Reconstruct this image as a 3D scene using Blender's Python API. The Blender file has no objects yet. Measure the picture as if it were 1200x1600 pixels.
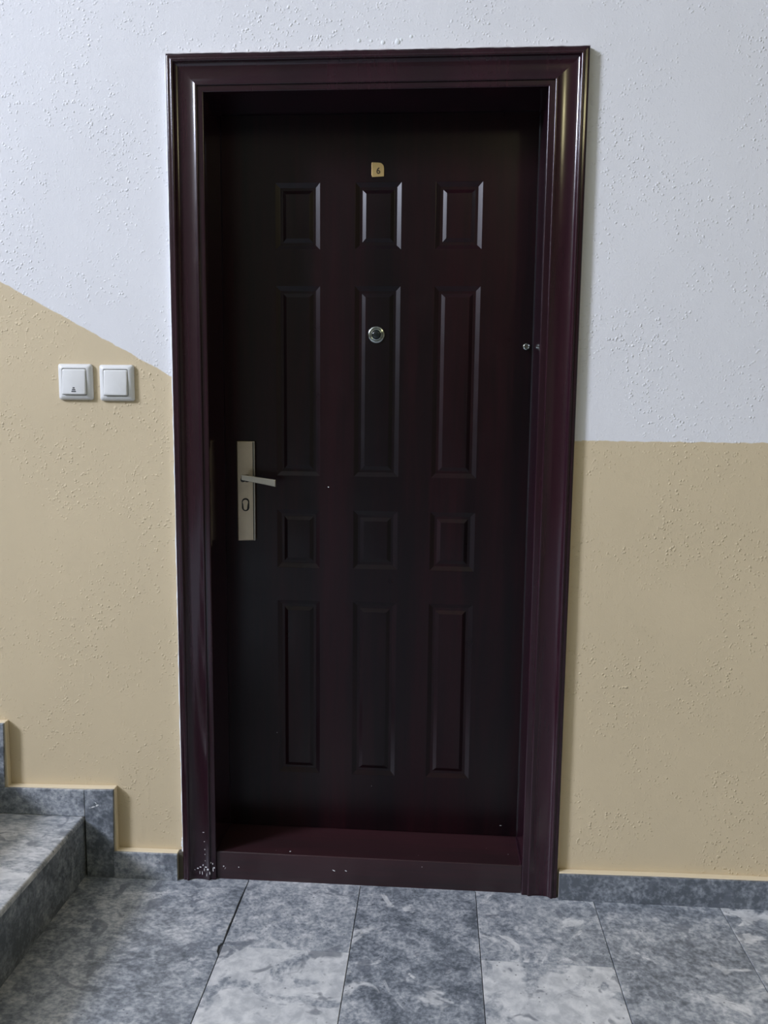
import bpy, bmesh, math, random
from mathutils import Vector, Matrix

random.seed(7)
S = bpy.context.scene
COL = S.collection

# ------------------------------------------------------------------ camera
cam = bpy.data.cameras.new('camera')
cam.sensor_fit = 'VERTICAL'
cam.sensor_height = 32.0
cam.lens = 1245.69 / 1600.0 * 32.0
cam.clip_start = 0.02
camo = bpy.data.objects.new('camera', cam)
COL.objects.link(camo)
RIGHT = Vector((0.99765495, 0.06764646, 0.0104188))
UP = Vector((-0.01870245, 0.12300346, 0.99223))
FWD = Vector((-0.0658393, 0.99009803, -0.12398016))
camo.matrix_world = Matrix(((RIGHT.x, UP.x, -FWD.x, 0.6505), (RIGHT.y, UP.y, -FWD.y, -1.9516),
                            (RIGHT.z, UP.z, -FWD.z, 1.2324), (0, 0, 0, 1)))
S.camera = camo

# ------------------------------------------------------------------ world, lights, exposure
W = bpy.data.worlds.new('overcast_sky')
S.world = W
W.use_nodes = True
bg = W.node_tree.nodes['Background']
bg.inputs['Color'].default_value = (0.72, 0.83, 1.0, 1)
bg.inputs['Strength'].default_value = 0.6

S.view_settings.view_transform = 'Standard'
S.view_settings.look = 'None'
S.view_settings.gamma = 1.0
S.view_settings.use_curve_mapping = False
S.view_settings.exposure = 0.31


def area_light(name, loc, target, sx, sy, power, color):
    L = bpy.data.lights.new(name, 'AREA')
    L.shape = 'RECTANGLE'
    L.size = sx
    L.size_y = sy
    L.energy = power
    L.color = color
    o = bpy.data.objects.new(name, L)
    COL.objects.link(o)
    o.location = loc
    o.rotation_euler = (Vector(target) - Vector(loc)).to_track_quat('-Z', 'Y').to_euler()
    return o


# daylight through the stairwell window high on the side wall
area_light('window_daylight', (-7.56, -4.9, 6.0), (0.0, -4.9, 6.0), 1.8, 2.2, 1200, (0.76, 0.815, 1.0))
# warm fill lamp, added out of view below the ceiling for soft overhead light
GL = bpy.data.lights.new('warm_fill_lamp', 'POINT')
GL.energy = 20
GL.color = (1.0, 0.92, 0.52)
GL.shadow_soft_size = 0.16
glo = bpy.data.objects.new('warm_fill_lamp', GL)
COL.objects.link(glo)
glo.location = (1.95, -3.0, 2.98)


# ------------------------------------------------------------------ node helpers
class NT:
    def __init__(self, name):
        self.m = bpy.data.materials.new(name)
        self.m.use_nodes = True
        self.t = self.m.node_tree
        self.b = self.t.nodes['Principled BSDF']

    def n(self, kind, **kw):
        x = self.t.nodes.new(kind)
        for k, v in kw.items():
            setattr(x, k, v)
        return x

    def put(self, sock, v):
        if isinstance(v, bpy.types.NodeSocket):
            self.t.links.new(v, sock)
        elif isinstance(v, (tuple, list)) and len(v) == 3 and len(sock.default_value) == 4:
            sock.default_value = (*v, 1)
        else:
            sock.default_value = v

    def math(self, op, a, b=0.0, c=0.0, clamp=False):
        x = self.n('ShaderNodeMath', operation=op)
        x.use_clamp = clamp
        self.put(x.inputs[0], a)
        self.put(x.inputs[1], b)
        self.put(x.inputs[2], c)
        return x.outputs[0]

    def vmath(self, op, a, b):
        x = self.n('ShaderNodeVectorMath', operation=op)
        self.put(x.inputs[0], a)
        self.put(x.inputs[1], b)
        return x.outputs[0]

    def noise(self, vec, scale, detail=4.0, rough=0.55, dist=0.0):
        x = self.n('ShaderNodeTexNoise')
        self.put(x.inputs['Vector'], vec)
        x.inputs['Scale'].default_value = scale
        x.inputs['Detail'].default_value = detail
        x.inputs['Roughness'].default_value = rough
        x.inputs['Distortion'].default_value = dist
        return x.outputs['Fac']

    def voronoi(self, vec, scale, out='Distance', feature='F1'):
        x = self.n('ShaderNodeTexVoronoi', feature=feature)
        self.put(x.inputs['Vector'], vec)
        x.inputs['Scale'].default_value = scale
        return x.outputs[out]

    def step(self, v, lo, hi, a=0.0, b=1.0):
        x = self.n('ShaderNodeMapRange', interpolation_type='SMOOTHSTEP')
        self.put(x.inputs[0], v)
        self.put(x.inputs[1], lo)
        self.put(x.inputs[2], hi)
        self.put(x.inputs[3], a)
        self.put(x.inputs[4], b)
        return x.outputs[0]

    def mix(self, f, a, b, mode='MIX'):
        x = self.n('ShaderNodeMix', data_type='RGBA', blend_type=mode)
        self.put(x.inputs[0], f)
        self.put(x.inputs[6], a)
        self.put(x.inputs[7], b)
        return x.outputs[2]

    def objco(self):
        return self.n('ShaderNodeTexCoord').outputs['Object']

    def pos(self):
        return self.n('ShaderNodeNewGeometry').outputs['Position']

    def scalev(self, vec, s):
        x = self.n('ShaderNodeMapping')
        self.put(x.inputs['Vector'], vec)
        x.inputs['Scale'].default_value = s
        return x.outputs[0]

    def sep(self, vec):
        x = self.n('ShaderNodeSeparateXYZ')
        self.put(x.inputs[0], vec)
        return x.outputs

    def attr(self, name, fac=True):
        x = self.n('ShaderNodeAttribute', attribute_type='OBJECT')
        x.attribute_name = name
        return x.outputs['Fac']

    def bump(self, h, dist=0.001, strength=1.0, normal=None):
        x = self.n('ShaderNodeBump')
        x.inputs['Distance'].default_value = dist
        x.inputs['Strength'].default_value = strength
        self.put(x.inputs['Height'], h)
        if normal is not None:
            self.put(x.inputs['Normal'], normal)
        return x.outputs[0]

    def fin(self, color=None, rough=None, metal=None, normal=None, spec=None, coat=None, coat_rough=None):
        for k, v in (('Base Color', color), ('Roughness', rough), ('Metallic', metal), ('Normal', normal),
                     ('Specular IOR Level', spec), ('Coat Weight', coat), ('Coat Roughness', coat_rough)):
            if v is not None:
                self.put(self.b.inputs[k], v)
        return self.m


def plaster_bump(t, p):
    """hand-rolled paint over plaster: scattered pimples in clusters, faint roller stipple"""
    warp = t.vmath('ADD', p, t.vmath('MULTIPLY', t.noise(p, 60, 2), (0.006, 0.006, 0.006)))
    mask = t.step(t.noise(p, 6.0, 3), 0.38, 0.62)
    v1 = t.step(t.voronoi(warp, 135), 0.10, 0.50, 1.0, 0.0)
    keep1 = t.step(t.noise(p, 60, 2), 0.46, 0.60)
    v2 = t.step(t.voronoi(warp, 60), 0.08, 0.32, 1.0, 0.0)
    keep2 = t.step(t.noise(t.vmath('ADD', p, (3, 5, 7)), 24, 2), 0.56, 0.66)
    h = t.math('MULTIPLY', t.math('MULTIPLY', v1, keep1), t.math('MULTIPLY_ADD', mask, 0.9, 0.12))
    h2 = t.math('MULTIPLY', t.math('MULTIPLY', v2, keep2), t.math('MULTIPLY_ADD', mask, 0.55, 0.05))
    h = t.math('ADD', h, h2)
    h = t.math('MULTIPLY_ADD', t.noise(p, 9, 3), 0.9, h)
    h = t.math('MULTIPLY_ADD', t.noise(p, 240, 3), 0.25, h)
    return t.bump(h, 0.0011, 1.0)


WHITE = (0.79, 0.79, 0.80)
CREAM = (0.655, 0.54, 0.355)


def wall_material():
    t = NT('two_tone_wall_paint')
    p = t.pos()
    s = t.sep(p)
    wob = t.math('MULTIPLY_ADD', t.noise(p, 30, 3), 0.012, -0.006)
    slope = t.math('MULTIPLY_ADD', s[0], -0.532, 1.3182 - 0.532 * 0.0125)
    # dado edge height: follows the stair on one side of the door, level on the other
    right = t.math('GREATER_THAN', s[0], 0.5)
    h = t.math('ADD', t.math('MULTIPLY', right, 1.1695), t.math('MULTIPLY', t.math('SUBTRACT', 1.0, right), slope))
    d = t.math('SUBTRACT', t.math('ADD', s[2], wob), h)
    f = t.step(d, -0.0016, 0.0016)
    var = t.step(t.noise(p, 2.3, 4), 0.3, 0.7)
    cream = t.mix(var, tuple(c * 0.95 for c in CREAM), CREAM)
    # rubbed dirt and scuffs low on the wall
    dirt = t.math('MULTIPLY', t.step(t.noise(p, 5, 5, 0.65), 0.60, 0.75), 0.14)
    cream = t.mix(dirt, cream, (0.40, 0.33, 0.22))
    white = t.mix(var, tuple(c * 0.96 for c in WHITE), WHITE)
    spots = t.math('MULTIPLY', t.step(t.voronoi(p, 5.5), 0.012, 0.03, 1.0, 0.0), t.step(t.noise(p, 4, 2), 0.55, 0.6))
    cream = t.mix(t.math('MULTIPLY', spots, 0.6), cream, (0.25, 0.19, 0.12))
    return t.fin(t.mix(f, cream, white), 0.62, normal=plaster_bump(t, p), spec=0.3)


def plain_plaster(name, c):
    t = NT(name)
    p = t.pos()
    var = t.noise(p, 3, 4)
    chips = t.math('MULTIPLY', t.step(t.voronoi(p, 28), 0.05, 0.11, 1.0, 0.0), t.step(t.noise(p, 11, 2), 0.6, 0.66))
    col = t.mix(var, tuple(x * 0.93 for x in c), c)
    col = t.mix(t.math('MULTIPLY', chips, 0.7), col, (0.12, 0.10, 0.08))
    return t.fin(col, 0.65, normal=t.bump(t.noise(p, 120, 4), 0.0012, 0.6), spec=0.3)


def marble():
    t = NT('blue_grey_marble')
    o = t.objco()
    seed = t.attr('seed')
    off = t.n('ShaderNodeCombineXYZ')
    t.put(off.inputs[0], t.math('MULTIPLY', seed, 3.17))
    t.put(off.inputs[1], t.math('MULTIPLY', seed, 5.31))
    t.put(off.inputs[2], t.math('MULTIPLY', seed, 1.73))
    p = t.vmath('ADD', o, off.outputs[0])
    tone = t.attr('tone')
    white = t.attr('white')
    streak = t.attr('streak')
    ps = t.n('ShaderNodeMapping')
    t.put(ps.inputs['Vector'], p)
    ps.inputs['Rotation'].default_value = (0, 0, math.radians(-28))
    ps.inputs['Scale'].default_value = (0.55, 1.35, 1.0)
    pmix = t.n('ShaderNodeMix', data_type='VECTOR')
    t.put(pmix.inputs[0], streak)
    t.put(pmix.inputs[4], p)
    t.put(pmix.inputs[5], ps.outputs[0])
    q = pmix.outputs[1]
    big = t.step(t.noise(q, 9.5, 4, 0.55, 0.7), 0.30, 0.70)
    mid = t.step(t.noise(q, 34, 5, 0.62, 0.3), 0.30, 0.70)
    fine = t.step(t.noise(q, 105, 4, 0.65), 0.34, 0.66)
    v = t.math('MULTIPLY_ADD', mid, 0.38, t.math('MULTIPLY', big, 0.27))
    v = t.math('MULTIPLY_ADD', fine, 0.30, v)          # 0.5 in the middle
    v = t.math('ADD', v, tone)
    ramp = t.n('ShaderNodeValToRGB')
    t.put(ramp.inputs[0], t.math('SUBTRACT', v, 0.06))
    e = ramp.color_ramp.elements
    e[0].position, e[0].color = 0.15, (0.105, 0.119, 0.138, 1)
    e[1].position, e[1].color = 0.98, (0.62, 0.62, 0.63, 1)
    for ps_, c in ((0.40, (0.205, 0.227, 0.255, 1)), (0.60, (0.325, 0.347, 0.375, 1)), (0.80, (0.47, 0.483, 0.497, 1))):
        x = e.new(ps_)
        x.color = c
    col = ramp.outputs[0]
    patch = t.step(t.math('ADD', t.noise(t.vmath('ADD', q, (9, 2, 4)), 6.5, 4, 0.55, 1.4), white), 0.56, 0.62)
    col = t.mix(t.math('MULTIPLY', patch, 0.85), col, t.mix(mid, (0.50, 0.51, 0.52), (0.74, 0.74, 0.73)))
    blot = t.step(t.noise(t.vmath('ADD', p, (1, 7, 2)), 15, 3, 0.5, 0.8), 0.60, 0.67)
    col = t.mix(t.math('MULTIPLY', blot, 0.66), col, (0.13, 0.145, 0.172))
    speck = t.math('MULTIPLY', t.step(t.voronoi(p, 75), 0.10, 0.22, 1.0, 0.0), t.step(t.noise(p, 30, 2), 0.52, 0.60))
    col = t.mix(t.math('MULTIPLY', speck, 0.6), col, (0.06, 0.07, 0.085))
    r = t.math('MULTIPLY_ADD', mid, 0.2, 0.28)
    return t.fin(col, r, normal=t.bump(t.noise(p, 180, 3), 0.0004, 0.35))


def mahogany(name, r, c0, c1, spec=0.5, grain=(1.0, 1.0, 0.06)):
    """dark mahogany foil on pressed steel"""
    t = NT(name)
    p = t.pos()
    g = t.scalev(p, grain)
    a = t.noise(g, 9, 5, 0.6, 0.4)
    b = t.noise(g, 90, 4, 0.6)
    f = t.math('MULTIPLY_ADD', b, 0.35, t.math('MULTIPLY', a, 0.8))
    col = t.mix(t.step(f, 0.38, 0.78), c0, c1)
    rough = t.math('MULTIPLY_ADD', t.noise(p, 14, 4), 0.12, r - 0.06)
    return t.fin(col, rough, normal=t.bump(b, 0.0002, 0.25), spec=spec)


def metal(name, c, r, stretch=(1, 1, 1)):
    t = NT(name)
    p = t.scalev(t.objco(), stretch)
    n = t.noise(p, 160, 3)
    tint = t.mix(t.noise(t.objco(), 22, 3), tuple(x * 0.75 for x in c), c)
    return t.fin(tint, t.math('MULTIPLY_ADD', n, 0.2, r - 0.1), 1.0)


def flat(name, c, r=0.5, **kw):
    t = NT(name)
    n = t.noise(t.objco(), 60, 3)
    return t.fin(t.mix(n, tuple(x * 0.93 for x in c), c), r, **kw)


M = dict(
    wall=wall_material(),
    cream=plain_plaster('lit_cream_plaster', (0.74, 0.63, 0.44)),  # wall cream made paler: overhead light on the ledges is in this colour
    gap=flat('shaded_dirty_gap', (0.085, 0.075, 0.055), 0.9),
    white=plain_plaster('white_painted_plaster', (0.80, 0.82, 0.82)),
    greyed=plain_plaster('pale_grey_edge', (0.55, 0.52, 0.52)),
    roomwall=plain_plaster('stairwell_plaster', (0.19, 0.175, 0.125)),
    ceil=plain_plaster('ceiling_plaster', (0.62, 0.61, 0.55)),
    marble=marble(),
    grout=flat('grout', (0.085, 0.09, 0.10), 0.9),
    foil=mahogany('mahogany_foil_door', 0.30, (0.0040, 0.0019, 0.0030), (0.0165, 0.0032, 0.0054), 0.33),
    frame=mahogany('mahogany_gloss_frame', 0.16, (0.0150, 0.0054, 0.0092), (0.028, 0.0076, 0.0135)),
    sillfoil=mahogany('mahogany_threshold', 0.36, (0.0170, 0.0095, 0.0110), (0.040, 0.0125, 0.0160), 0.6, (0.06, 1, 1)),
    nickel=metal('satin_nickel', (0.66, 0.55, 0.40), 0.38, (1, 1, 0.05)),
    lever=metal('brushed_nickel_lever', (0.60, 0.56, 0.47), 0.32),
    chrome=metal('chrome', (0.52, 0.56, 0.54), 0.16),
    brass=metal('worn_brass', (0.66, 0.49, 0.23), 0.48),
    dark=flat('black_hollow', (0.004, 0.004, 0.004), 0.4),
    glass=flat('dark_lens_glass', (0.012, 0.016, 0.016), 0.05),
    ink=flat('engraved_brown_ink', (0.030, 0.016, 0.004), 0.6),
    plastic=flat('white_switch_plastic', (0.76, 0.76, 0.74), 0.3),
    mark=flat('dark_grey_print', (0.03, 0.03, 0.035), 0.5),
    fleck=flat('white_paint_flecks', (0.75, 0.76, 0.76), 0.6),
)

# ------------------------------------------------------------------ object helpers
WL = {}


def props(o, label=None, cat=None, kind=None, group=None):
    for k, v in (('label', label), ('category', cat), ('kind', kind), ('group', group)):
        if v:
            o[k] = v
    return o


def empty(name, loc, **kw):
    o = bpy.data.objects.new(name, None)
    o.empty_display_size = 0.1
    COL.objects.link(o)
    o.location = loc
    WL[o] = Vector(loc)
    return props(o, **kw)


def mesh(name, vs, fs, mat, parent=None, smooth=None, origin=None, bevel=None, **kw):
    vs = [Vector(v) for v in vs]
    if origin is None:
        lo = Vector([min(v[i] for v in vs) for i in range(3)])
        hi = Vector([max(v[i] for v in vs) for i in range(3)])
        origin = (lo + hi) / 2
    origin = Vector(origin)
    me = bpy.data.meshes.new(name)
    me.from_pydata([v - origin for v in vs], [], fs)
    bm = bmesh.new()
    bm.from_mesh(me)
    bmesh.ops.recalc_face_normals(bm, faces=bm.faces)
    bm.to_mesh(me)
    bm.free()
    me.materials.append(M[mat])
    if smooth:
        me.shade_smooth()
        me.set_sharp_from_angle(angle=math.radians(smooth))
    o = bpy.data.objects.new(name, me)
    COL.objects.link(o)
    WL[o] = origin
    if parent is not None:
        o.parent = parent
        o.location = origin - WL[parent]
    else:
        o.location = origin
    if bevel:
        b = o.modifiers.new('edge', 'BEVEL')
        b.width = bevel
        b.segments = 2
        b.limit_method = 'ANGLE'
        b.angle_limit = math.radians(20)
        b.harden_normals = False
    return props(o, **kw)


def boxvf(x0, x1, y0, y1, z0, z1, base=0):
    v = [(x0, y0, z0), (x1, y0, z0), (x1, y1, z0), (x0, y1, z0), (x0, y0, z1), (x1, y0, z1), (x1, y1, z1), (x0, y1, z1)]
    f = [(0, 3, 2, 1), (4, 5, 6, 7), (0, 1, 5, 4), (1, 2, 6, 5), (2, 3, 7, 6), (3, 0, 4, 7)]
    return v, [tuple(i + base for i in q) for q in f]


def box(name, b, mat, parent=None, **kw):
    v, f = boxvf(*b)
    return mesh(name, v, f, mat, parent, **kw)


def boxes(name, bs, mat, parent=None, **kw):
    vs, fs = [], []
    for b in bs:
        v, f = boxvf(*b, base=len(vs))
        vs += v
        fs += f
    return mesh(name, vs, fs, mat, parent, **kw)


def prism(name, poly, y0, y1, mat, parent=None, **kw):
    """outline in x,z pushed from y0 (front) to y1"""
    n = len(poly)
    vs = [(x, y0, z) for x, z in poly] + [(x, y1, z) for x, z in poly]
    fs = [tuple(range(n)), tuple(range(2 * n - 1, n - 1, -1))]
    fs += [(i, i + n, (i + 1) % n + n, (i + 1) % n) for i in range(n)]
    return mesh(name, vs, fs, mat, parent, **kw)


def lathe(name, c, prof, mat, parent=None, seg=40, **kw):
    """profile of (radius, how far it stands out towards -y) about the y axis through c"""
    vs, fs = [], []
    for r, h in prof:
        for k in range(seg):
            a = 2 * math.pi * k / seg
            vs.append((c[0] + r * math.cos(a), c[1] - h, c[2] + r * math.sin(a)))
    for i in range(len(prof) - 1):
        for k in range(seg):
            k2 = (k + 1) % seg
            fs.append((i * seg + k, i * seg + k2, (i + 1) * seg + k2, (i + 1) * seg + k))
    fs.append(tuple(range((len(prof) - 1) * seg, len(prof) * seg)))
    return mesh(name, vs, fs, mat, parent, smooth=35, **kw)


def rr(hx, hz, r, n=6):
    out = []
    for cx, cz, a0 in ((hx - r, hz - r, 0), (-hx + r, hz - r, 90), (-hx + r, -hz + r, 180), (hx - r, -hz + r, 270)):
        for k in range(n + 1):
            a = math.radians(a0 + 90 * k / n)
            out.append((cx + r * math.cos(a), cz + r * math.sin(a)))
    return out


def loft(name, c, rings, mat, parent=None, **kw):
    """rounded rectangles (hx, hz, radius, stand-out, tilt) about c"""
    vs, fs, n = [], [], 28
    for hx, hz, r, h, tilt in rings:
        for x, z in rr(hx, hz, r):
            vs.append((c[0] + x, c[1] - h + tilt * z, c[2] + z))
    for i in range(len(rings) - 1):
        for k in range(n):
            k2 = (k + 1) % n
            fs.append((i * n + k, i * n + k2, (i + 1) * n + k2, (i + 1) * n + k))
    fs.append(tuple(range((len(rings) - 1) * n, len(rings) * n)))
    return mesh(name, vs, fs, mat, parent, smooth=40, **kw)


# ------------------------------------------------------------------ room shell
XL, XR, YB, ZT = -7.55, 3.0, -6.4, 8.1
OX0, OX1, OZ = 0.062, 0.912, 1.996       # rough opening
boxes('wall_front', [(XL - 0.2, OX0, 0, 0.3, -0.1, ZT), (OX1, XR + 0.2, 0, 0.3, -0.1, ZT), (OX0, OX1, 0, 0.3, OZ, ZT)], 'wall',
      label='stairwell wall around the door, white above and cream below a painted line', cat='wall', kind='structure')
wall = bpy.data.objects['wall_front']
for x, z, a in ((0.452, 2.083, .0035), (0.480, 2.082, .0028), (0.507, 2.078, .0040), (0.541, 2.079, .0050), (0.549, 2.083, .0030), (0.572, 2.090, .0032), (0.470, 2.090, .002)):
    lathe('plaster_lump', (x, 0.0002, z), [(a * 1.4, 0), (a * 1.05, a * .22), (a * .6, a * .38), (a * .15, a * .42)], 'white', wall, seg=9)
WY0, WY1, WZ0, WZ1 = -5.95, -3.85, 4.8, 7.2
boxes('wall_left', [(XL - 0.2, XL, WY1, 0, -0.1, ZT), (XL - 0.2, XL, YB, WY0, -0.1, ZT), (XL - 0.2, XL, WY0, WY1, -0.1, WZ0),
                    (XL - 0.2, XL, WY0, WY1, WZ1, ZT)], 'roomwall',
      label='plastered stairwell wall with the tall daylight window opening', cat='wall', kind='structure')
box('wall_right', (XR, XR + 0.2, YB, 0, -0.1, ZT), 'roomwall', label='plastered side wall of the landing', cat='wall', kind='structure')
box('wall_back', (XL - 0.2, XR + 0.2, YB - 0.2, YB, -0.1, ZT), 'roomwall', label='plastered stairwell wall opposite the door', cat='wall', kind='structure')
boxes('ceiling', [(-0.35, XR, YB, 0, 3.2, 3.4), (XL, -0.35, YB, 0, ZT - 0.2, ZT)], 'ceil',
      label='white plastered ceiling over landing and stair', cat='ceiling', kind='structure')

# ------------------------------------------------------------------ floor of marble slabs
floor = empty('floor', (0.9, -0.6, 0), label='landing floor of blue-grey and white mottled marble slabs', cat='floor', kind='structure')
box('grout_bed', (-0.30, XR, -1.20, 0.0, -0.10, -0.004), 'grout', floor)
o = box('far_floor_slab', (-0.30, XR, YB, -1.201, -0.10, 0.0), 'marble', floor)
o['seed'], o['tone'], o['white'], o['streak'] = 3.0, 0.0, 0.0, 0.0


def slab(x0, x1, y0, y1, seed, tone, white, streak=0.0, jag=None):
    g = 0.0009
    out = [(x0 + g, y0 + g), (x1 - g, y0 + g)]
    if jag:
        out += jag
    out += [(x1 - g, y1 - g), (x0 + g, y1 - g)]
    n = len(out)
    cx, cy = sum(p[0] for p in out) / n, sum(p[1] for p in out) / n
    ch = 0.0007
    inn = [(x + ch * (1 if x < cx else -1), y + ch * (1 if y < cy else -1)) for x, y in out]
    vs = [(x, y, -0.02) for x, y in out] + [(x, y, -ch) for x, y in out] + [(x, y, 0.0) for x, y in inn]
    fs = [tuple(range(n - 1, -1, -1)), tuple(range(2 * n, 3 * n))]
    for k in (0, 1):
        fs += [(k * n + i, k * n + (i + 1) % n, (k + 1) * n + (i + 1) % n, (k + 1) * n + i) for i in range(n)]
    o = mesh('floor_tile', vs, fs, 'marble', floor, origin=((x0 + x1) / 2, (y0 + y1) / 2, 0))
    o['seed'], o['tone'], o['white'], o['streak'] = float(seed), float(tone), float(white), float(streak)
    return o


JAG = [(0.1724, -0.300), (0.1660, -0.288), (0.1640, -0.268), (0.1715, -0.255), (0.1700, -0.235), (0.1690, -0.20), (0.1702, -0.155), (0.1698, -0.11), (0.1708, -0.07), (0.1722, -0.03)]
CX = [-0.272, 0.1735, 0.4698, 0.7698, 1.0685, 1.383, 1.683, 1.983, XR]
slab(CX[0], CX[1], -1.2, -0.0, 1.3, 0.14, -0.2, 0.35, JAG)
slab(CX[1], CX[2], -0.267, 0, 2.4, 0.26, -0.06)
slab(CX[1], CX[2], -0.567, -0.267, 4.1, 0.26, 0.16)
slab(CX[1], CX[2], -0.867, -0.567, 5.2, 0.12, 0.0)
slab(CX[1], CX[2], -1.2, -0.867, 6.7, 0.1, 0.05)
slab(CX[2], CX[3], -0.56, 0, 7.9, 0.04, -0.05)
slab(CX[2], CX[3], -0.86, -0.56, 8.3, 0.16, 0.0)
slab(CX[2], CX[3], -1.2, -0.86, 9.5, 0.1, 0.0)
slab(CX[3], CX[4], -0.267, 0, 10.6, 0.18, 0.0)
slab(CX[3], CX[4], -0.567, -0.267, 11.2, 0.24, 0.15)
slab(CX[3], CX[4], -0.867, -0.567, 12.8, 0.1, 0.0)
slab(CX[3], CX[4], -1.2, -0.867, 13.1, 0.16, 0.0)
slab(CX[4], CX[5], -0.56, 0, 14.4, 0.11, -0.04)
slab(CX[4], CX[5], -0.86, -0.56, 15.0, 0.16, 0.0)
slab(CX[4], CX[5], -1.2, -0.86, 16.0, 0.08, 0.0)
k = 17
for a, b in ((5, 6), (6, 7), (7, 8)):
    for y0, y1 in ((-0.4, 0), (-0.8, -0.4), (-1.2, -0.8)):
        slab(CX[a], CX[b], y0, y1, k * 1.37, 0.14, 0.03, 0.4)
        k += 1

# ------------------------------------------------------------------ staircase
NOSE, GO, RISE, SW = -0.262, 0.2905, 0.167, 1.25
stair = empty('staircase', (-0.9, -0.6, 0), label='grey marble stair flight rising beside the door', cat='stairs')
NS = 8
for i in range(NS):
    x1 = NOSE - i * GO
    z1 = (i + 1) * RISE
    x0 = x1 - GO - (0.02 if i < NS - 1 else 4.955)
    vs = []
    # slightly eased, hand-worn front edge
    nose = [(x1 - 0.004, z1 - 0.014), (x1, z1 - 0.013), (x1, z1 - 0.007), (x1 - 0.0015, z1 - 0.003), (x1 - 0.004, z1 - 0.001), (x1 - 0.008, z1)]
    prof = nose + [(x0, z1), (x0, z1 - 0.014)]
    n = len(prof)
    vs = [(x, 0.0 - 0.002, z) for x, z in prof] + [(x, -SW, z) for x, z in prof]
    fs = [tuple(range(n)), tuple(range(2 * n - 1, n - 1, -1))] + [(q, q + n, (q + 1) % n + n, (q + 1) % n) for q in range(n)]
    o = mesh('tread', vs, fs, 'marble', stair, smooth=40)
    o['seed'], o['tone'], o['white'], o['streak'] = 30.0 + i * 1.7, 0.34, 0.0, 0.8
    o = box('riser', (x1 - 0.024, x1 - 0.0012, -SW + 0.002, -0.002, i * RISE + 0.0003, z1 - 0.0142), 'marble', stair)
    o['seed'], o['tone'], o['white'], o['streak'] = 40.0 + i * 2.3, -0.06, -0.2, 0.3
solid = [(XL + 0.002, NOSE - 0.026 - i * GO, -SW + 0.01, -0.002, max(0, i * RISE - 0.03) if i else 0.0, (i + 1) * RISE - 0.0145) for i in range(NS)]
boxes('stair_core', solid, 'roomwall', stair)

# ------------------------------------------------------------------ skirting
PROUD, STONE = 0.0255, 0.007


def skirt(parent, poly, seed, tone, capw=None):
    """stone facing on a painted plaster bed"""
    o = prism('skirting_slab', poly, -PROUD, -PROUD + STONE, 'marble', parent, bevel=0.0012)
    o['seed'], o['tone'], o['white'], o['streak'] = seed, tone + 0.03, -0.2, 0.0
    return o


bl = empty('baseboard_left', (-0.1, -0.012, 0), label='grey marble skirting stepping up beside the stair, topped with cream paint',
           cat='skirting', kind='structure')
skirt(bl, [(-0.1845, 0.0), (-0.0135, 0.0), (-0.0135, 0.0735), (-0.1845, 0.0720)], 51.0, 0.06)
skirt(bl, [(-0.2575, 0.0), (-0.1855, 0.0), (-0.1800, 0.2450), (-0.2575, 0.2415)], 52.4, -0.12)
skirt(bl, [(-0.5510, 0.1680), (-0.2585, 0.1680), (-0.2585, 0.2412), (-0.4735, 0.2385), (-0.5510, 0.2385)], 53.9, 0.04)
skirt(bl, [(-0.5480, 0.2395), (-0.4745, 0.2395), (-0.4690, 0.4150), (-0.5480, 0.4115)], 55.2, -0.08)
for i in range(1, NS - 1):
    x1, z1 = NOSE - i * GO, (i + 1) * RISE
    skirt(bl, [(x1 - 0.289, z1 + 0.001), (x1 + 0.004, z1 + 0.001), (x1 + 0.004, z1 + 0.074), (x1 - 0.289, z1 + 0.072)], 60.0 + i, 0.0)
    if i > 1:
        skirt(bl, [(x1 + 0.005, z1 - 0.095), (x1 + 0.080, z1 - 0.095), (x1 + 0.083, z1 + 0.078), (x1 + 0.005, z1 + 0.074)], 70.0 + i, 0.0)
YB0 = -PROUD + STONE + 0.0002
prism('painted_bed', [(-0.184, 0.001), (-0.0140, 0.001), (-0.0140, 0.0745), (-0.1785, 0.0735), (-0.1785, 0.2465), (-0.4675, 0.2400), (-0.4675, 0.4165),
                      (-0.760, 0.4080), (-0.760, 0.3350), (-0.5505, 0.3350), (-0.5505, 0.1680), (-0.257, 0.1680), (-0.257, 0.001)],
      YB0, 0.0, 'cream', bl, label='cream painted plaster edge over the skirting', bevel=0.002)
box('shaded_gap_fill', (-0.0130, -0.0004, -0.0150, 0.0, 0.0, 0.074), 'gap', bl, label='dark fill for the shadowed, dirty gap between skirting and door frame')  # dark block in the dirty gap; the gap's shade is in its colour

brd = empty('baseboard_right', (1.5, -0.012, 0), label='dark grey marble skirting along the cream wall past the door frame', cat='skirting', kind='structure')
skirt(brd, [(0.9800, 0.0), (XR, 0.0), (XR, 0.0800), (1.4973, 0.0752), (1.25, 0.0735), (0.9800, 0.0692)], 57.7, -0.20)
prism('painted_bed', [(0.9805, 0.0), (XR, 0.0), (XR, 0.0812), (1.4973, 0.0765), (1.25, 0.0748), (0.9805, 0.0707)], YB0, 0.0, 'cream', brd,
      label='cream painted plaster edge over the skirting', bevel=0.002)

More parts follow.
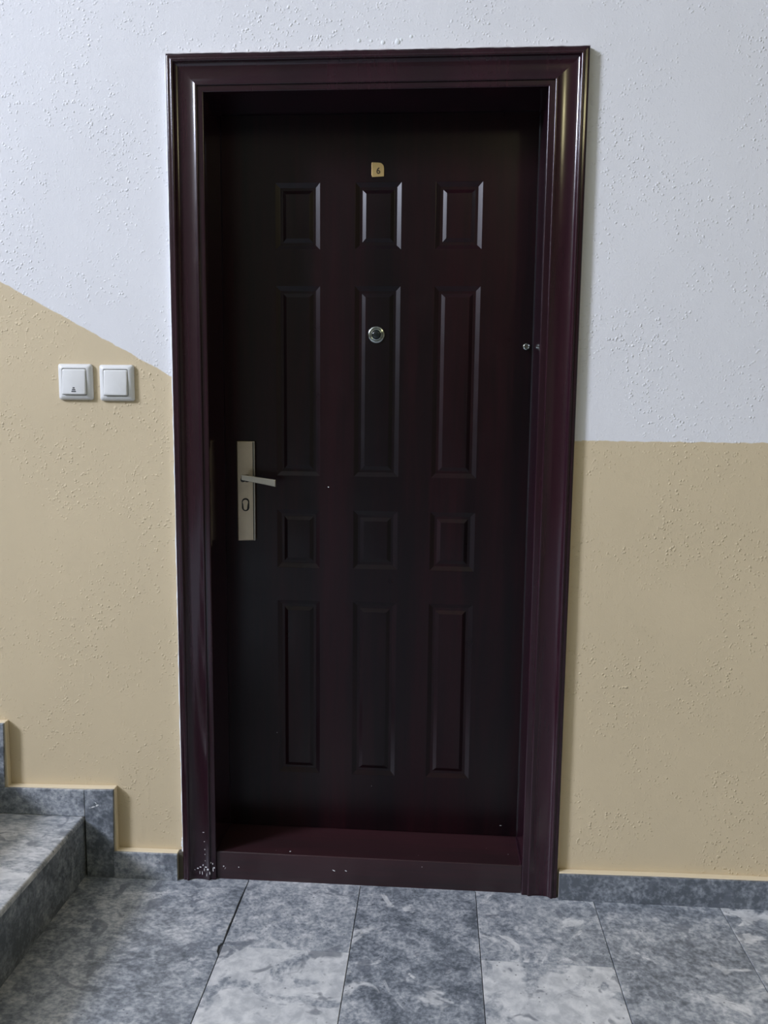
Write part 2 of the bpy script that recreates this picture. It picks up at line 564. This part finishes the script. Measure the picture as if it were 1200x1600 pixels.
# ------------------------------------------------------------------ door frame
XI0, XI1, ZI = 0.087, 0.887, 1.972
PROF = [(0, 0.0), (0, 0.0085), (.0003, .0098), (.0010, .0109), (.0022, .0115), (.0040, .0117), (.0130, .0118), (.0146, .0118), (.0150, .0142),
        (.0156, .0151), (.0168, .0157), (.0183, .0158), (.0198, .0154), (.0225, .0145), (.0260, .0134), (.0310, .0123), (.0370, .0115), (.0440, .0111),
        (.0510, .0112), (.0570, .0117), (.0620, .0128), (.0655, .0145), (.0675, .0162), (.0688, .0182), (.0699, .0201), (.0714, .0214), (.0735, .0219), (.0757, .0215),
        (.0768, .0203), (.0774, .0190), (.0790, .0187), (.0830, .0188), (.0856, .0183), (.0873, .0168), (.088, .0145), (.088, 0)]


def prof_h(t):
    for (a, h0), (b, h1) in zip(PROF[1:], PROF[2:]):
        if a <= t <= b and b > a:
            return h0 + (h1 - h0) * (t - a) / (b - a)
    return 0.012


tr = empty('trim_1', (0.487, 0.0, 0), label='dark mahogany moulded door frame with raised threshold', cat='door frame', kind='structure')
WLm, WRm, WTm = 0.087 / 0.088, 0.0893 / 0.088, 0.0830 / 0.088


def sweep(name, a, b):
    n = len(PROF)
    vs = [a(t, h) for t, h in PROF] + [b(t, h) for t, h in PROF]
    fs = [(i, i + 1, i + 1 + n, i + n) for i in range(n - 1)] + [(n - 1, 0, n, 2 * n - 1), tuple(range(n)), tuple(range(2 * n - 1, n - 1, -1))]
    return mesh(name, vs, fs, 'frame', tr, smooth=50)


sweep('casing_jamb', lambda t, h: (XI0 - t * WLm, -h, 0.0), lambda t, h: (XI0 - t * WLm, -h, ZI + t * WTm))
sweep('casing_jamb', lambda t, h: (XI1 + t * WRm, -h, 0.0), lambda t, h: (XI1 + t * WRm, -h, ZI + t * WTm))
sweep('casing_head', lambda t, h: (XI0 - t * WLm, -h, ZI + t * WTm), lambda t, h: (XI1 + t * WRm, -h, ZI + t * WTm))
DP = 0.136                               # face of the door leaf
box('jamb_lining', (OX0, XI0, 0.0, 0.24, 0, ZI), 'frame', tr)
box('jamb_lining', (XI1, OX1, 0.0, 0.24, 0, ZI), 'frame', tr)
box('head_lining', (OX0, OX1, 0.0, 0.24, ZI, OZ), 'frame', tr)
# threshold: sheet metal box, its top dips a little to the front
TZ = 0.0758
vs = [(XI0 + .0006, -0.0045, 0), (XI1 - .0006, -0.0045, 0), (XI1 - .0006, -0.0045, TZ - .0015), (XI0 + .0006, -0.0045, TZ - .0015),
      (XI0 + .0006, -0.0025, TZ), (XI1 - .0006, -0.0025, TZ), (XI1 - .0006, DP + .04, TZ + .001), (XI0 + .0006, DP + .04, TZ + .001),
      (XI0 + .0006, DP + .04, 0), (XI1 - .0006, DP + .04, 0)]
mesh('threshold', vs, [(0, 1, 2, 3), (3, 2, 5, 4), (4, 5, 6, 7), (7, 6, 9, 8), (8, 9, 1, 0), (0, 3, 4, 7, 8), (1, 9, 6, 5, 2)], 'sillfoil', tr)
# weld strip where threshold meets the jamb
prism('corner_weld', [(XI1 - .0046, TZ), (XI1 - .0006, TZ), (XI1 - .0006, TZ + .003), (XI1 - .003, TZ + .0022)], -0.002, DP - .001, 'frame', tr)


def bead(name, pts, w, h0, mat, **kw):
    """irregular paint, filler and grey edge lines along the outer edge of the frame; pts: (x, z, outward x, outward z)"""
    vs, fs = [], []
    for x, z, dx, dz in pts:
        a = w * random.uniform(0.45, 1.3)
        h = h0 * random.uniform(0.93, 1.05)
        vs += [(x, -0.0003, z), (x, -h, z), (x + dx * a, -h * 0.92, z + dz * a), (x + dx * (a + 0.002), -0.0003, z + dz * (a + 0.002))]
    for i in range(len(pts) - 1):
        for k in range(4):
            fs.append((4 * i + k, 4 * i + (k + 1) % 4, 4 * i + 4 + (k + 1) % 4, 4 * i + 4 + k))
    fs += [(0, 1, 2, 3), tuple(len(vs) - 4 + k for k in (3, 2, 1, 0))]
    return mesh(name, vs, fs, mat, tr, smooth=60, **kw)


zs = [0.078 + i * (1.975 / 140) for i in range(141)]
bead('edge_bead', [(-0.0001, z, -1, 0) for z in zs], 0.0024, 0.0150, 'white', label='white filler line')
bead('edge_bead', [(0.9764, z, 1, 0) for z in zs if z < 1.165], 0.0012, 0.0145, 'cream', label='cream filler line')
bead('edge_bead', [(0.0 + i * 0.9763 / 90, ZI + 0.0831, 0, 1) for i in range(91)], 0.0024, 0.0176, 'greyed', label='pale grey line along the top edge of the frame')  # uneven pale grey line along the head's top edge
# chipped plaster lump by the skirting
bead('edge_bead', [(0.0, 0.078 + i * 0.005, -1, 0) for i in range(8)], 0.0042, 0.0165, 'white', label='lumpy white filler patch')


def flecks(name, spots, parent, **kw):
    """spots: (centre, u axis, v axis, half u, half v) small ragged paint spots lying on a surface"""
    vs, fs = [], []
    for c, u, v, a, b in spots:
        c, u, v = Vector(c), Vector(u), Vector(v)
        n = 7
        base = len(vs)
        for k in range(n):
            an = 2 * math.pi * k / n
            r = random.uniform(0.6, 1.15)
            vs.append(c + u * (a * r * math.cos(an)) + v * (b * r * math.sin(an)))
        fs.append(tuple(range(base, base + n)))
    return mesh(name, vs, fs, 'fleck', parent, **kw)


sp = []


def on_casing(x, z, a, b):
    t = min(max((XI0 - x) / WLm, 0.001), 0.0865)
    sp.append(((x, -prof_h(t) - 0.0006, z), (1, 0, 0), (0, 0, 1), a, b))


for x, z, a, b in ((0.054, .132, .003, .001), (0.057, .107, .0013, .0013), (0.0575, .085, .0012, .002), (0.058, .071, .001, .0015),
                   (0.0585, .053, .001, .001), (0.073, .048, .0022, .0035), (0.0605, .036, .004, .002), (0.066, .030, .003, .004),
                   (0.0555, .028, .0012, .005), (0.045, .034, .0035, .0018), (0.038, .030, .003, .002), (0.030, .026, .0012, .001),
                   (0.052, .040, .0016, .003), (0.079, .030, .0011, .007), (0.082, .034, .002, .003), (0.078, .045, .0015, .0035),
                   (0.0495, .018, .001, .006), (0.062, .014, .0009, .006), (0.071, .020, .001, .007), (0.043, .018, .0007, .006)):
    on_casing(x, z, a, b)
for x, z, a, b in ((0.1050, .035, .0018, .0028), (0.1455, .0345, .0016, .0016), (0.398, .0385, .0045, .0014), (0.431, .0385, .0035, .0014),
                   (0.1095, .030, .0006, .004), (0.63, .06, .0015, .0008)):
    sp.append(((x, -0.0049, z), (0.9, 0, -0.45), (0.45, 0, 0.9), a, b))
for x, y, a in ((0.243, 0.012, .0012), (0.281, 0.010, .0026), (0.856, 0.045, .0013), (0.80, 0.07, .0008), (0.62, 0.02, .0009)):
    sp.append(((x, y, TZ + .0012), (1, 0, 0), (0, 1, 0), a, a * .8))
flecks('paint_splatter', sp, tr, label='white paint flecks and drips', kind='stuff')

flecks('paint_splatter', [((-0.2360, -PROUD - .0004, .1955), (.9, 0, .3), (-.3, 0, .9), .0075, .0022), ((-0.2240, -PROUD - .0004, .2010), (.9, 0, .4), (-.4, 0, .9), .0050, .0028),
                          ((-0.2280, -PROUD - .0004, .2080), (.6, 0, -.8), (.8, 0, .6), .0035, .0014), ((-0.2430, -PROUD - .0004, .1935), (1, 0, 0), (0, 0, 1), .003, .0012)],
       bl, label='white paint smear on the skirting', kind='stuff')

# ------------------------------------------------------------------ door leaf
door = empty('door_1', (0.487, DP, 0.077), label='dark mahogany apartment door with twelve pressed panels, lever handle and number plate',
             cat='door', kind='structure')
COLS = [(0.2255, 0.3415), (0.4300, 0.5485), (0.6335, 0.7520)]
ROWS = [(0.2380, 0.7265), (0.8155, 0.9735), (1.0630, 1.5530), (1.6425, 1.8080)]
LX0, LX1, LZ0, LZ1, LT = 0.0885, 0.8855, 0.0785, 1.9695, 0.05
gx = [LX0] + [v for c in COLS for v in c] + [LX1]
gz = [LZ0] + [v for r in ROWS for v in r] + [LZ1]
vs = [(x, DP, z) for z in gz for x in gx]
nx = len(gx)
fs = []
for j in range(len(gz) - 1):
    for i in range(nx - 1):
        if i % 2 == 1 and j % 2 == 1:
            continue
        fs.append((j * nx + i, j * nx + i + 1, (j + 1) * nx + i + 1, (j + 1) * nx + i))
b0 = len(vs)
v, f = boxvf(LX0, LX1, DP, DP + LT, LZ0, LZ1, base=b0)
vs += v
fs += [q for k, q in enumerate(f) if k != 2]      # the pressed sheet is the front
leaf = mesh('door_leaf', vs, fs, 'foil', door)
RINGS = [(0.0, 0.0), (0.0010, 0.0002), (0.0018, 0.0006), (0.0112, 0.0055), (0.0120, 0.0058), (0.0130, 0.0059), (0.0184, 0.0059), (0.0192, 0.0057),
         (0.0200, 0.0053), (0.0276, 0.0014), (0.0284, 0.0011), (0.0296, 0.0010)]
for j, (z0, z1) in enumerate(ROWS):
    for i, (x0, x1) in enumerate(COLS):
        vs, fs = [], []
        for ins, dep in RINGS:
            vs += [(x0 + ins, DP + dep, z0 + ins), (x1 - ins, DP + dep, z0 + ins), (x1 - ins, DP + dep, z1 - ins), (x0 + ins, DP + dep, z1 - ins)]
        for r in range(len(RINGS) - 1):
            for k in range(4):
                fs.append((4 * r + k, 4 * r + (k + 1) % 4, 4 * r + 4 + (k + 1) % 4, 4 * r + 4 + k))
        fs.append(tuple(range(len(vs) - 4, len(vs))))
        mesh('door_panel', vs, fs, 'foil', leaf, smooth=9)

# lever handle on its long plate
plate = prism('handle_plate', [(0.1195, 0.8865), (0.1690, 0.8885), (0.1690, 1.1535), (0.1190, 1.1535)], DP - 0.009, DP - 0.0002, 'nickel', door,
              label='long satin nickel handle plate', bevel=0.0035)
PY = DP - 0.009
prism('edge_groove', [(0.1632, 0.8905), (0.1655, 0.8905), (0.1655, 1.1510), (0.1632, 1.1510)], PY - 0.0003, PY + 0.002, 'dark', plate)
prism('edge_rail', [(0.1656, 0.8890), (0.1690, 0.8890), (0.1690, 1.1530), (0.1656, 1.1530)], PY - 0.0022, PY + 0.002, 'lever', plate, bevel=0.0009)
lathe('handle_collar', (0.1475, PY, 1.0550), [(0.0100, 0), (0.0100, 0.002), (0.0070, 0.004), (0.0062, 0.046), (0.005, 0.047)], 'dark', plate, seg=24)
LY = 0.078
A, B = Vector((0.1435, LY, 1.0615)), Vector((0.2345, LY - 0.003, 1.0475))
vs = []
for P_, hz, d in ((A, 0.0070, 0.013), (A.lerp(B, .5), 0.0080, 0.010), (B, 0.0093, 0.008)):
    vs += [P_ + Vector((0, 0, -hz)), P_ + Vector((0, d, -hz)), P_ + Vector((0, d, hz)), P_ + Vector((0, 0, hz))]
fs = [(0, 1, 2, 3), (11, 10, 9, 8)] + [(4 * i + k, 4 * i + (k + 1) % 4, 4 * i + 4 + (k + 1) % 4, 4 * i + 4 + k) for i in range(2) for k in range(4)]
mesh('lever', vs, fs, 'lever', plate, bevel=0.0016)
cyc = (0.1430, PY, 0.9850)


def cyl_outline(s, r, w, top, low):
    out = [(w * math.cos(a), low + w * math.sin(a)) for a in [math.radians(180 + 180 * k / 10) for k in range(11)]]
    out += [(r * math.cos(a), top + r * math.sin(a)) for a in [math.radians(-35 + 250 * k / 18) for k in range(19)]]
    return [(cyc[0] + x * s, cyc[2] + z * s) for x, z in out]


prism('lock_rosette', [(cyc[0] + x, cyc[2] + z) for x, z in rr(0.0100, 0.0175, 0.0099)], PY - 0.0008, PY + 0.001, 'dark', plate)
lockc = prism('lock_cylinder', cyl_outline(1.0, 0.0072, 0.0045, 0.0060, -0.0095), PY - 0.0030, PY, 'nickel', plate)

# door viewer
vc = (0.4872, DP + 0.0008, 1.4306)
peep = lathe('door_viewer', vc, [(0.0222, 0), (0.0222, 0.0012), (0.0212, 0.0030), (0.0192, 0.0042), (0.0172, 0.0044), (0.0160, 0.0030), (0.0150, 0.0030),
                                  (0.0138, 0.0048), (0.0122, 0.0052), (0.0112, 0.0040), (0.0100, 0.0025)], 'chrome', door, seg=48,
             label='round chrome door viewer')
lathe('lens', vc, [(0.0101, 0.0024), (0.0096, 0.0036), (0.0078, 0.0046), (0.0045, 0.0052), (0.0012, 0.0054)], 'glass', peep, seg=32)

# brass number plate
np_ = prism('number_plate', [(0.4732, 1.8190), (0.5030, 1.8203), (0.5030, 1.8400), (0.5018, 1.8462), (0.4985, 1.8505), (0.4945, 1.8530), (0.4880, 1.8540),
                             (0.4720, 1.8545), (0.4714, 1.8500), (0.4716, 1.8240)], DP - 0.0018, DP - 0.0001, 'brass', door, label='small worn brass number plate', bevel=0.0006)
cu = bpy.data.curves.new('digit', 'FONT')
cu.body = '6'
cu.size = 0.0215
cu.extrude = 0.0003
cu.offset = 0.00035
cu.align_x = 'CENTER'
to = bpy.data.objects.new('digit_src', cu)
COL.objects.link(to)
bpy.context.view_layer.update()
dm = bpy.data.meshes.new_from_object(to.evaluated_get(bpy.context.evaluated_depsgraph_get()))
bpy.data.objects.remove(to)
dm.materials.clear()
dm.materials.append(M['ink'])
dg = bpy.data.objects.new('digit', dm)
COL.objects.link(dg)
dg.parent = np_
dg.rotation_euler = (math.radians(90), 0, 0)
dg.location = Vector((0.4885, DP - 0.0019, 1.8270)) - WL[np_]
dg['label'] = 'dark engraved digit 6'

# hinge-side stud
lathe('steel_stud', (0.8700, DP, 1.4017), [(0.0088, 0), (0.0088, 0.005), (0.0080, 0.0075), (0.0060, 0.0085), (0.0052, 0.0072), (0.0020, 0.0070)], 'chrome', door, seg=28,
      label='small round steel stud')
# stray paint specks on the leaf
flecks('paint_speck', [((0.3634, DP - 0.0004, 1.0349), (1, 0, -.6), (.6, 0, 1), .0022, .0013), ((0.7475, DP + .003, 0.926), (1, 0, 0), (0, 0, 1), .0015, .0015),
                       ((0.842, DP - .0004, 0.108), (1, 0, 0), (0, 0, 1), .003, .001), ((0.222, DP - .0004, 0.351), (1, 0, 0), (0, 0, 1), .001, .001),
                       ((0.485, DP - .0004, 0.207), (1, 0, 0), (0, 0, 1), .001, .0008)], door, label='stray white paint specks', kind='stuff')


# ------------------------------------------------------------------ wall switches
def switch(c, label, marks):
    e = empty('wall_switch', c, label=label, cat='switch', group='white wall switches beside the door')
    hx, hz = 0.0432, 0.0440
    loft('cover_plate', c, [(hx, hz, 0.006, 0.0, 0), (hx, hz, 0.006, 0.0045, 0), (hx - .0012, hz - .0012, .006, 0.0072, 0), (hx - .0055, hz - .0055, .006, 0.0105, 0),
                            (hx - .0105, hz - .0095, .005, 0.0122, 0), (hx - .0115, hz - .0105, .0045, 0.0122, 0), (hx - .0122, hz - .0112, .004, 0.0112, 0),
                            (hx - .0126, hz - .0116, .004, 0.0075, 0)], 'plastic', e)
    rx, rz = 0.0298, 0.0312
    cc = (c[0], c[1], c[2])
    rk = loft('rocker', cc, [(rx, rz, .0035, 0.0074, 0.0), (rx, rz, .0035, 0.0140, 0.07), (rx - .0008, rz - .0008, .0035, 0.0152, 0.07),
                             (rx - .003, rz - .003, .003, 0.0159, 0.07)], 'plastic', e)
    if marks:
        for w, dz in ((0.0026, -0.0150), (0.0042, -0.0194), (0.0058, -0.0238)):
            x, z = c[0], c[2] + dz
            y = c[1] - 0.0161 + 0.07 * dz
            prism('symbol_bar', [(x - w, z - .0015), (x + w, z - .0015), (x + w, z + .0015), (x - w, z + .0015)], y, y + 0.0006, 'mark', rk)
    return e


switch((-0.2490, -0.0005, 1.2995), 'white square wall switch with three small dark bars on its rocker', True)
switch((-0.1443, -0.0005, 1.2980), 'plain white square wall switch next to the door frame', False)
